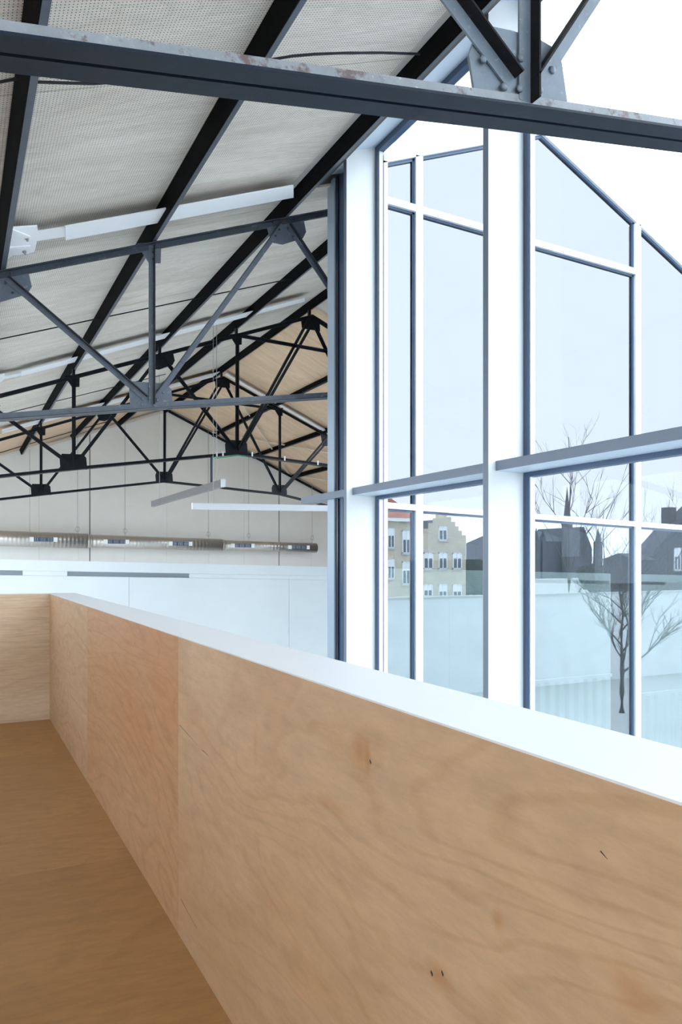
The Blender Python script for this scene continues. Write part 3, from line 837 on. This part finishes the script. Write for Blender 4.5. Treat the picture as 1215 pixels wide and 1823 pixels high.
# ================================================================== WHITE PARTITION IN THE HALL
YP = 9.5
pw = struct('wall_middle', 'bright white partition with long recessed slots behind the plywood end wall', 'wall')
def ptop(X): return EYE + 0.035 - 0.0238 * (X - 0.45)
STRIP, SLOT = 0.125, 0.055
def pp(x0, x1, d0, d1, name='partition_panel', y0=YP, th=0.05, mat='white'):
    g = 0.002
    a, b = x0 + g, x1 - g
    MB().prism([(a, y0, ptop(a) - d1), (b, y0, ptop(b) - d1), (b, y0, ptop(b) - d0), (a, y0, ptop(a) - d0)], (0, th, 0)).build(name, M[mat], pw)
def PXp(p): return ax(p, YP)
runs = [([XL, PXp(-60), PXp(230), PXp(515), PXp(800), PXp(1088)]), ([PXp(1135), PXp(1290), XR])]
slots = [(PXp(-40), PXp(40)), (PXp(120), PXp(337)), (PXp(938), PXp(1085)), (PXp(1135), PXp(1186))]
for run in runs:
    pp(run[0], run[-1], 0.0, STRIP, 'partition_head')
    for a, b in zip(run[:-1], run[1:]):
        pp(a, b, STRIP + SLOT + 0.002, 2.24)
    # row between slots
    x = run[0]
    inside = sorted(s for s in slots if s[0] >= run[0] - 1e-6 and s[1] <= run[-1] + 1e-6)
    for s in inside:
        if s[0] > x + 0.01: pp(x, s[0], STRIP + 0.002, STRIP + SLOT)
        pp(s[0], s[1], STRIP, STRIP + SLOT, 'slot_back', YP + 0.03, 0.02, 'slot')
        x = s[1]
    if x < run[-1] - 0.01: pp(x, run[-1], STRIP + 0.002, STRIP + SLOT)
    pp(run[0], run[-1], 0.02, 2.23, 'partition_core', YP + 0.05, 0.1, 'white')

# low ribbed screens under the partition
def screen(px0, px1, y_top, label):
    Y = 9.2
    x0, x1 = ax(px0, Y), ax(px1, Y)
    z = at(px0, y_top, Y).z
    e = empty('ribbed_screen', (x0, Y, ZF)); tag(e, label, 'screen')
    MB().box((0, -0.03, z - ZF - 0.05), (x1 - x0, 0.03, z - ZF)).build('top_rail', M['white'], e)
    n = max(2, int((x1 - x0) / 0.20)); w = (x1 - x0) / n
    rib = MB().prism([(0, 0.03, 0), (0, 0, 0), (w * 0.25, -0.04, 0), (w * 0.6, -0.04, 0), (w * 0.8, 0.0, 0), (w, 0.0, 0), (w, 0.03, 0)], (0, 0, z - ZF - 0.05)).mesh('rib', M['white'])
    for k in range(n): link_mesh('rib', rib, e, (k * w, 0, 0))
screen(900, 1088, 1216, 'white ribbed screen seen low through the gable glass left of the thin mullion')
screen(1135, 1330, 1235, 'white ribbed screen seen low through the gable glass at the right edge')
# right side wall of the hall
wr2 = struct('wall_side', 'side wall on the far side of the hall, coloured dark to look dim through the gable glass', 'wall')
for y0, y1 in zip((6.72, 11.95, 17.2), (11.94, 17.19, 22.4)):
    MB().box((XR - 0.05, y0, ZF), (XR + 0.1, y1, zc(XR))).build('wall_board', M['darkwall'], wr2)  # near-black colour stands in for the dim hall above the partition

# ================================================================== DUCT
YD = 22.0
dx = [ax(p, YD) for p in (-60, 155, 160, 395, 399, 563)]
def dc(px): return at(px, 958.5 + (975.5 - 958.5) * px / 560.0, YD)
duct = empty('ventilation_duct', dc(0)); tag(duct, 'long silver spiral air duct hung across the far wall', 'duct')
O = duct.location.copy()
rad = [0.205, 0.205, 0.18, 0.18, 0.15, 0.15]
for i in (0, 2, 4):
    a = dc([-60, 155, 160, 395, 399, 563][i]); b = dc([-60, 155, 160, 395, 399, 563][i+1])
    MB().tube([a - O, b - O], [rad[i], rad[i+1]], 28).build('duct_section', M['duct'], duct, smooth=True)
for (p, q, r0, r1) in ((155, 160, 0.205, 0.18), (395, 399, 0.18, 0.15)):
    MB().tube([dc(p) - O, dc(q) - O], [r0 * 1.01, r1 * 1.01], 28).build('reducer', M['duct'], duct, smooth=True)
for (p, q, r) in ((55, 97, 0.205), (186, 224, 0.18), (301, 336, 0.18), (412, 447, 0.15), (513, 545, 0.15)):
    a, b = dc(p) - O, dc(q) - O
    gr = MB().box((a.x, a.y - r - 0.025, (a.z + b.z)/2 - 0.055), (b.x, a.y - r + 0.05, (a.z + b.z)/2 + 0.055)).build('air_grille', M['gasket'], duct)
    L = b.x - a.x
    for k in range(int(L / 0.045)):
        if k % 4 == 3: continue
        x = a.x + 0.05 + k * 0.045
        if x > b.x - 0.06: break
        MB().box((x, a.y - r - 0.03, (a.z + b.z)/2 - 0.045), (x + 0.014, a.y - r - 0.024, (a.z + b.z)/2 + 0.045)).build('vane', M['wire'], gr)
    for x in (a.x - 0.05, b.x - 0.05):
        MB().box((x, a.y - r - 0.035, (a.z + b.z)/2 - 0.06), (x + 0.10, a.y - r + 0.05, (a.z + b.z)/2 + 0.06)).build('grille_end', M['white'], gr)
for p in (53, 138, 223, 371, 443, 556):
    c = dc(p) - O
    zt = zc(c.x + O.x) - O.z - 0.1
    MB().tube([(c.x, c.y, c.z + 0.14), (c.x, c.y, zt)], 0.006, 5).build('hanger_wire', M['wire'], duct)
    if p != 53:
        MB().tube([(c.x + 0.05*math.sin(a), c.y - 0.01, c.z + 0.32 + 0.07*math.cos(a)) for a in [i*math.pi/5 for i in range(11)]], 0.006, 5).build('wire_loop', M['wire'], duct)

# ================================================================== LUMINAIRES AND CABLE
X1 = 3.76
n_, f_ = at_x(398, 861.5, X1), at_x(272, 896, X1)
zl = (n_.z + f_.z) / 2
lum = empty('linear_luminaire', (X1, n_.y, zl)); tag(lum, 'grey linear pendant lamp pointing at the viewer with a white end cap', 'pendant lamp')
MB().box((-0.035, 0.02, -0.06), (0.035, f_.y - n_.y, 0.06)).build('housing', M['lamp_body'], lum)
MB().box((-0.037, 0.0, -0.062), (0.037, 0.02, 0.062)).build('end_cap', M['white'], lum)
for k in (0.35, 4.2):
    MB().tube([(0, k, 0.06), (0, k, zc(X1) - zl)], 0.004, 5).build('suspension_wire', M['wire'], lum)
MB().tube([(0, YT[2] - n_.y - 0.02, 0.06), (0, YT[2] - n_.y - 0.02, EYE + 1.73 - zl)], 0.022, 8).build('conduit', M['steel_mid'], lum)
Y2 = 11.5
a, b = at(343, 901, Y2), at(583, 905, Y2)
lum2 = empty('linear_luminaire', (a.x, Y2, a.z)); tag(lum2, 'white linear pendant lamp running across below the grey one', 'pendant lamp')
d = (b - a) * 1.25
MB().prism([(0, -0.035, -0.048), (d.x, -0.035, d.z - 0.048), (d.x, -0.035, d.z + 0.048), (0, -0.035, 0.048)], (0, 0.07, 0)).build('housing', M['lamp_white'], lum2)
MB().box((-0.006, -0.036, -0.049), (0.0, 0.036, 0.049)).build('end_cap', M['white'], lum2)
for k in (0.33, 2.6):
    MB().tube([(k, 0, 0.05), (k, 0, zc(a.x + k) - a.z)], 0.004, 5).build('suspension_wire', M['wire'], lum2)

YC = YT[2] - 0.075
cb = [at(px, py, YC) for px, py in ((378, 812), (382, 816), (396, 814.5), (410, 812.5), (424, 811), (438, 813))]
o = MB().tube([p - cb[0] for p in cb], 0.009, 6).build('cable', M['green'], None, cb[0], smooth=True)
tag(o, 'short green cable lying along the bottom chord of the third truss', 'cable')
for k, px in enumerate((386, 397, 449, 507, 566)):
    x = ax(px, YC); z = EYE + (BC[1] + (BA[1] - BC[1]) * (BC[0] - x) / (BC[0] - BA[0]) if x < BC[0] else BC[1] + (BD[1] - BC[1]) * (x - BC[0]) / (BD[0] - BC[0]))
    o = MB().prism([(-0.012, 0, -0.004), (0.012, 0, -0.004), (0.012, 0, 0.07), (-0.012, 0, 0.07)], (0, 0.012, 0)).build('cable_tie', M['white'], None, (x, YT[2] - 0.09, z))
    tag(o, ['white cable tie on the third truss left of its green cable', 'white cable tie at the left end of the green cable', 'white cable tie right of the green cable', 'white cable tie on the third truss below the far ceiling, second from the window post', 'white cable tie on the third truss next to the window post'][k], 'cable tie')
p = at(51, 842, YFAR)
sn = empty('wall_sensor', (p.x, YFAR, p.z)); tag(sn, 'small white box fixed high on the far wall at left', 'sensor')
MB().box((-0.065, -0.06, -0.06), (0.065, 0, 0.06)).build('housing', M['white'], sn, bevel=0.008)
MB().box((-0.03, -0.066, -0.03), (0.03, -0.06, 0.03)).build('lens', M['blind'], sn)

# ================================================================== STREET (seen as a mirror image in the gable glass)
# Everything here stands on the street behind and to the right of the viewer; vm() gives the
# place whose mirror image in the glazed gable shows at the measured pixel.
def vm(px, py, Yv):
    p = at(px, py, Yv); return Vector((p.x, 2 * YW - Yv, p.z))

def house_window(parent, x0, x1, z0, z1, y, s=1, blind=0.4):
    f = MB()
    t = (x1 - x0) * 0.09
    f.box((x0, y, z0), (x0 + t, y + 0.1 * s, z1)).box((x1 - t, y, z0), (x1, y + 0.1 * s, z1)).box((x0, y, z1 - t), (x1, y + 0.1 * s, z1)).box((x0, y, z0), (x1, y + 0.1 * s, z0 + t)).box(((x0 + x1)/2 - t/2, y, z0), ((x0 + x1)/2 + t/2, y + 0.1 * s, z1))
    fr = f.build('window', M['winframe'], parent)
    MB().box((x0 + t, y, z0 + t), (x1 - t, y + 0.04 * s, z1 - t)).build('pane', M['winglass'], fr)
    if blind: MB().box((x0 + t, y, z1 - (z1 - z0) * blind), (x1 - t, y + 0.07 * s, z1 - t)).build('blind', M['blind'], fr)
    MB().box((x0 - t, y, z0 - 0.12), (x1 + t, y + 0.16 * s, z0)).build('window_sill', M['conc'], fr)

# stepped gable house
YH = 62.0
def hp(px, py): q = vm(px, py, YH); return q
x0 = hp(746, 960).x; x1 = hp(832, 960).x; yh = 2 * YW - YH
house = empty('stepped_gable_house', ((x0 + x1)/2, yh, ZF)); tag(house, 'cream brick house with a stepped gable reflected left of the thick fin', 'house')
O = house.location.copy()
prof = [(746, 1010), (746, 958), (752, 958), (752, 950), (760, 950), (760, 941), (768, 941), (768, 931), (776, 931), (776, 922), (781, 922), (781, 913),
        (796, 913), (796, 920), (804, 920), (804, 929), (811, 929), (811, 937), (817, 937), (817, 945), (823, 945), (823, 953), (830, 953), (830, 1010)]
pts = [hp(*p) - O for p in prof]
pts = [Vector((p.x, 0, p.z)) for p in pts]
pts[0].z = 0; pts[-1].z = 0
MB().prism(pts, (0, -0.5, 0)).build('gable_wall', M['brick'], house)
zr = pts[11].z; ze = hp(746, 962).z - O.z
MB().prism([(pts[0].x, -0.5, ze), (pts[-1].x, -0.5, ze), ((pts[11].x + pts[12].x)/2, -0.5, zr - 0.6)], (0, -9, 0)).build('roof', M['slate'], house)
MB().box((pts[0].x, -9.5, 0), (pts[-1].x, -0.5, ze)).build('side_wall', M['brick'], house)
for (a, b, c, d_, bl) in ((781, 796, 937, 962, 0.3), (754, 771, 984, 1013, 0.35), (781, 796, 984, 1013, 0.35), (806, 822, 984, 1013, 0.35), (754, 770, 1040, 1062, 0.5), (781, 796, 1040, 1062, 0.6), (806, 822, 1040, 1062, 0.6)):
    p, q = hp(a, d_) - O, hp(b, c) - O
    house_window(house, p.x, q.x, p.z, q.z, 0.0, 1, bl)
# red roofed house left of it
YR = 48.0
a, b = vm(640, 1000, YR), vm(737, 1000, YR)
rh = empty('brick_house', ((a.x + b.x)/2, a.y, ZF)); tag(rh, 'pinkish house with a red tiled roof reflected in the narrow pane', 'house')
O = rh.location.copy()
ze = vm(700, 922, YR).z - ZF
MB().box((a.x - O.x, -8, 0), (b.x - O.x, 0, ze)).build('wall', M['brick'], rh)
zr = vm(700, 868, YR - 3).z - ZF
MB().prism([(a.x - O.x - 0.3, 0.4, ze), (a.x - O.x - 0.3, -4, zr), (a.x - O.x - 0.3, -8.4, ze)], (b.x - a.x + 0.6, 0, 0)).build('roof', M['redtile'], rh)
MB().box((a.x - O.x - 0.3, 0, ze - 0.25), (b.x - O.x + 0.3, 0.35, ze)).build('eaves_board', M['winframe'], rh)
for (p0, p1, q0, q1) in ((690, 702, 940, 975), (716, 730, 945, 985), (690, 702, 995, 1030), (716, 730, 1000, 1040)):
    p, q = vm(p0, q1, YR) - O, vm(p1, q0, YR) - O
    house_window(rh, p.x, q.x, p.z, q.z, 0.0)
# church
YK = 170.0
def kp(px, py): return vm(px, py, YK)
ko = kp(1000, 1010); ch = empty('church', (ko.x, ko.y, ZF)); tag(ch, 'grey gothic church with a sharp spire reflected behind a bare tree', 'church')
O = ch.location.copy()
def kbox(name, p0, p1, top, y0, y1, mat='church'):
    A, B = kp(p0, top) - O, kp(p1, top) - O
    MB().box((A.x, y0, 0), (B.x, y1, A.z)).build(name, M[mat], ch); return A, B
kbox('nave_wall', 942, 1050, 963, -30, 0)
A, B = kp(942, 963) - O, kp(1040, 963) - O
zr = kp(990, 942).z - O.z
MB().prism([(A.x, 0, A.z), (A.x, -15, zr), (A.x, -30, A.z)], (B.x - A.x, 0, 0)).build('nave_roof', M['slate'], ch)
A, B, T = kp(1015, 975) - O, kp(1050, 975) - O, kp(1036, 938) - O
MB().prism([(A.x, 1, 0), (B.x, 1, 0), (B.x, 1, A.z), (T.x, 1, T.z), (A.x, 1, A.z)], (0, -20, 0)).build('transept', M['church'], ch)
def spire(pc, w, base, eave, tip, y=3.0):
    A, B, T = kp(pc - w, eave) - O, kp(pc + w, eave) - O, kp(pc, tip) - O
    r = (B.x - A.x) / 2
    MB().box((A.x, y - 2*r, 0), (B.x, y, A.z)).build('tower', M['church'], ch)
    c = Vector((T.x, y - r, 0))
    MB().loft([[c + Vector((r*1.05*math.cos(t*math.pi/4 + 0.39), r*1.05*math.sin(t*math.pi/4 + 0.39), A.z)) for t in range(8)],
               [c + Vector((r*0.03*math.cos(t*math.pi/4 + 0.39), r*0.03*math.sin(t*math.pi/4 + 0.39), T.z)) for t in range(8)]]).build('spire', M['slate'], ch)
spire(1002, 5, 1010, 925, 868)
spire(1056, 4, 1010, 965, 940)
spire(946, 4, 1010, 962, 940)
spire(957, 3, 1010, 955, 944)
# dark gabled house at the right
YB = 55.0
def bp_(px, py): return vm(px, py, YB)
bo = bp_(1230, 1010); bh = empty('gabled_house', (bo.x, bo.y, ZF)); tag(bh, 'dark slate gabled house reflected at the right edge', 'house')
O = bh.location.copy()
pr = [(1163, 1120), (1163, 985), (1206, 935), (1260, 900), (1330, 985), (1330, 1120)]
pts = [bp_(*p) - O for p in pr]; pts = [Vector((p.x, 0, p.z)) for p in pts]; pts[0].z = pts[-1].z = 0
MB().prism(pts, (0, -2.5, 0)).build('gable_wall', M['church'], bh)
A, B, T = bp_(1158, 990) - O, bp_(1335, 990) - O, bp_(1260, 893) - O
MB().prism([(A.x, 0.4, A.z), (T.x, 0.4, T.z), (B.x, 0.4, B.z), (B.x, 0.4, B.z - 0.35), (T.x, 0.4, T.z - 0.4), (A.x, 0.4, A.z - 0.35)], (0, -3.2, 0)).build('roof', M['slate'], bh)
A, B = bp_(1209, 945) - O, bp_(1222, 902) - O
MB().box((A.x, -2.2, A.z), (B.x, -1.2, B.z)).build('chimney', M['church'], bh)
for (a, b, c, d_) in ((1200, 1212, 975, 1015), (1230, 1245, 975, 1015)):
    p, q = bp_(a, d_) - O, bp_(b, c) - O
    house_window(bh, p.x, q.x, p.z, q.z, 0.0)
# low shed and hedge
q0, q1 = vm(1132, 1035, 40), vm(1166, 985, 40)
sh = empty('garden_shed', (q0.x, q0.y, ZF)); tag(sh, 'low dark shed reflected beside the slate gabled house', 'shed')
MB().box((0, -3, 0), (q1.x - q0.x, 0, q1.z - ZF - 0.5)).build('wall', M['church'], sh)
MB().prism([(-0.2, 0.2, q1.z - ZF - 0.5), (-0.2, -1.5, q1.z - ZF), (-0.2, -3.2, q1.z - ZF - 0.5)], (q1.x - q0.x + 0.4, 0, 0)).build('roof', M['slate'], sh)
def blob(name, label, px0, px1, ptop_, Yv, depth, n=60):
    A, B = vm(px0, ptop_, Yv), vm(px1, ptop_, Yv)
    h = A.z - ZF
    mb = MB()
    for k in range(n):
        cx = random.uniform(0, B.x - A.x); cy = random.uniform(-depth, 0); r = random.uniform(0.5, 0.9) * h * 0.3
        cz = random.uniform(0.2, 0.8) * h
        rings = []
        for a in (-0.9, -0.4, 0.2, 0.8):
            rings.append([(cx + r*math.cos(a)*math.cos(t*math.pi/3)*random.uniform(.8, 1.2), cy + r*math.cos(a)*math.sin(t*math.pi/3), cz + r*math.sin(a)) for t in range(6)])
        mb.loft(rings)
    e = empty(name, (A.x, A.y, ZF)); tag(e, label, 'hedge')
    mb.build('foliage', M['hedge'], e)
    MB().tube([((B.x-A.x)/2, -depth/2, 0), ((B.x-A.x)/2, -depth/2, h*0.4)], 0.1, 6).build('stem', M['bark'], e)
blob('hedge', 'dark clipped hedge reflected left of the thin mullion', 1062, 1130, 1002, 75, 3)
blob('hedge', 'dark shrub reflected at the foot of the stepped gable house', 832, 862, 992, 75, 3, 30)
# white boundary wall of the street
A, B = vm(600, 1066, 22), vm(1500, 1066, 22)
gwl = empty('boundary_wall', (A.x, A.y, ZF)); tag(gwl, 'low white boundary wall reflected across the lower gable panes', 'garden wall')
MB().box((0, -0.2, 0), (B.x - A.x, 0, A.z - ZF - 0.06)).build('wall', M['streetwall'], gwl)
MB().box((-0.05, -0.24, A.z - ZF - 0.06), (B.x - A.x + 0.05, 0.04, A.z - ZF)).build('coping', M['conc'], gwl)
# bare trees
def bare_tree(px, base_Y, ptop_, label, seed, spread=0.55, n0=9, r0=0.09, lv0=2):
    rnd = random.Random(seed)
    base = vm(px, 1000, base_Y); base.z = ZF
    H = vm(px, ptop_, base_Y).z - ZF
    e = empty('bare_tree', base); tag(e, label, 'tree', 'bare winter trees in the street')
    tp = [Vector((0, 0, 0))]
    for k in range(1, 9):
        tp.append(Vector((rnd.uniform(-.05, .05) * k * .25, rnd.uniform(-.05, .05) * k * .25, H * k / 8)))
    MB().tube(tp, [r0 * (1 - 0.85 * k / 8) for k in range(9)], 6).build('trunk', M['bark'], e, smooth=True)
    br = MB()
    def grow(p, d, L, r, lv):
        pts = [p]; q = p.copy(); dd = d.copy()
        for k in range(4):
            dd = (dd + Vector((rnd.uniform(-.18, .18), rnd.uniform(-.18, .18), rnd.uniform(-.05, .16)))).normalized()
            q = q + dd * L / 4; pts.append(q.copy())
        br.tube(pts, [r, r*.8, r*.62, r*.45, r*.25], 4, False)
        if lv > 0:
            for k in range(3 + lv):
                i = rnd.randint(1, 4)
                nd = (dd + Vector((rnd.uniform(-1, 1), rnd.uniform(-1, 1), rnd.uniform(-.2, .9))) * 0.75).normalized()
                grow(pts[i], nd, L * rnd.uniform(.4, .65), r * .5, lv - 1)
    for k in range(n0):
        f = 0.25 + 0.7 * k / n0
        i = f * 8; p = tp[int(i)].lerp(tp[min(8, int(i) + 1)], i - int(i))
        a = k * 2.4 + rnd.uniform(-.4, .4)
        grow(p, Vector((math.cos(a) * spread, math.sin(a) * spread, 0.75)).normalized(), H * rnd.uniform(.28, .42) * (1.15 - f * .6), r0 * .45 * (1.2 - f), lv0)
    br.build('branches', M['bark'], e)
bare_tree(1014, 26, 778, 'slender bare tree reflected in front of the church spire', 3)
bare_tree(1108, 17, 985, 'dense bare tree reflected low beside the thin mullion', 11, 0.9, 16, 0.09, 3)
bare_tree(1075, 34, 905, 'bare tree reflected between the church and the thin mullion', 5, 0.9, 8, 0.08)
bare_tree(862, 40, 972, 'twiggy bare tree reflected right of the stepped gable house', 21, 0.7, 9, 0.08)
bare_tree(1190, 26, 890, 'thin bare tree reflected in front of the dark gabled house', 31, 0.7, 7, 0.07)
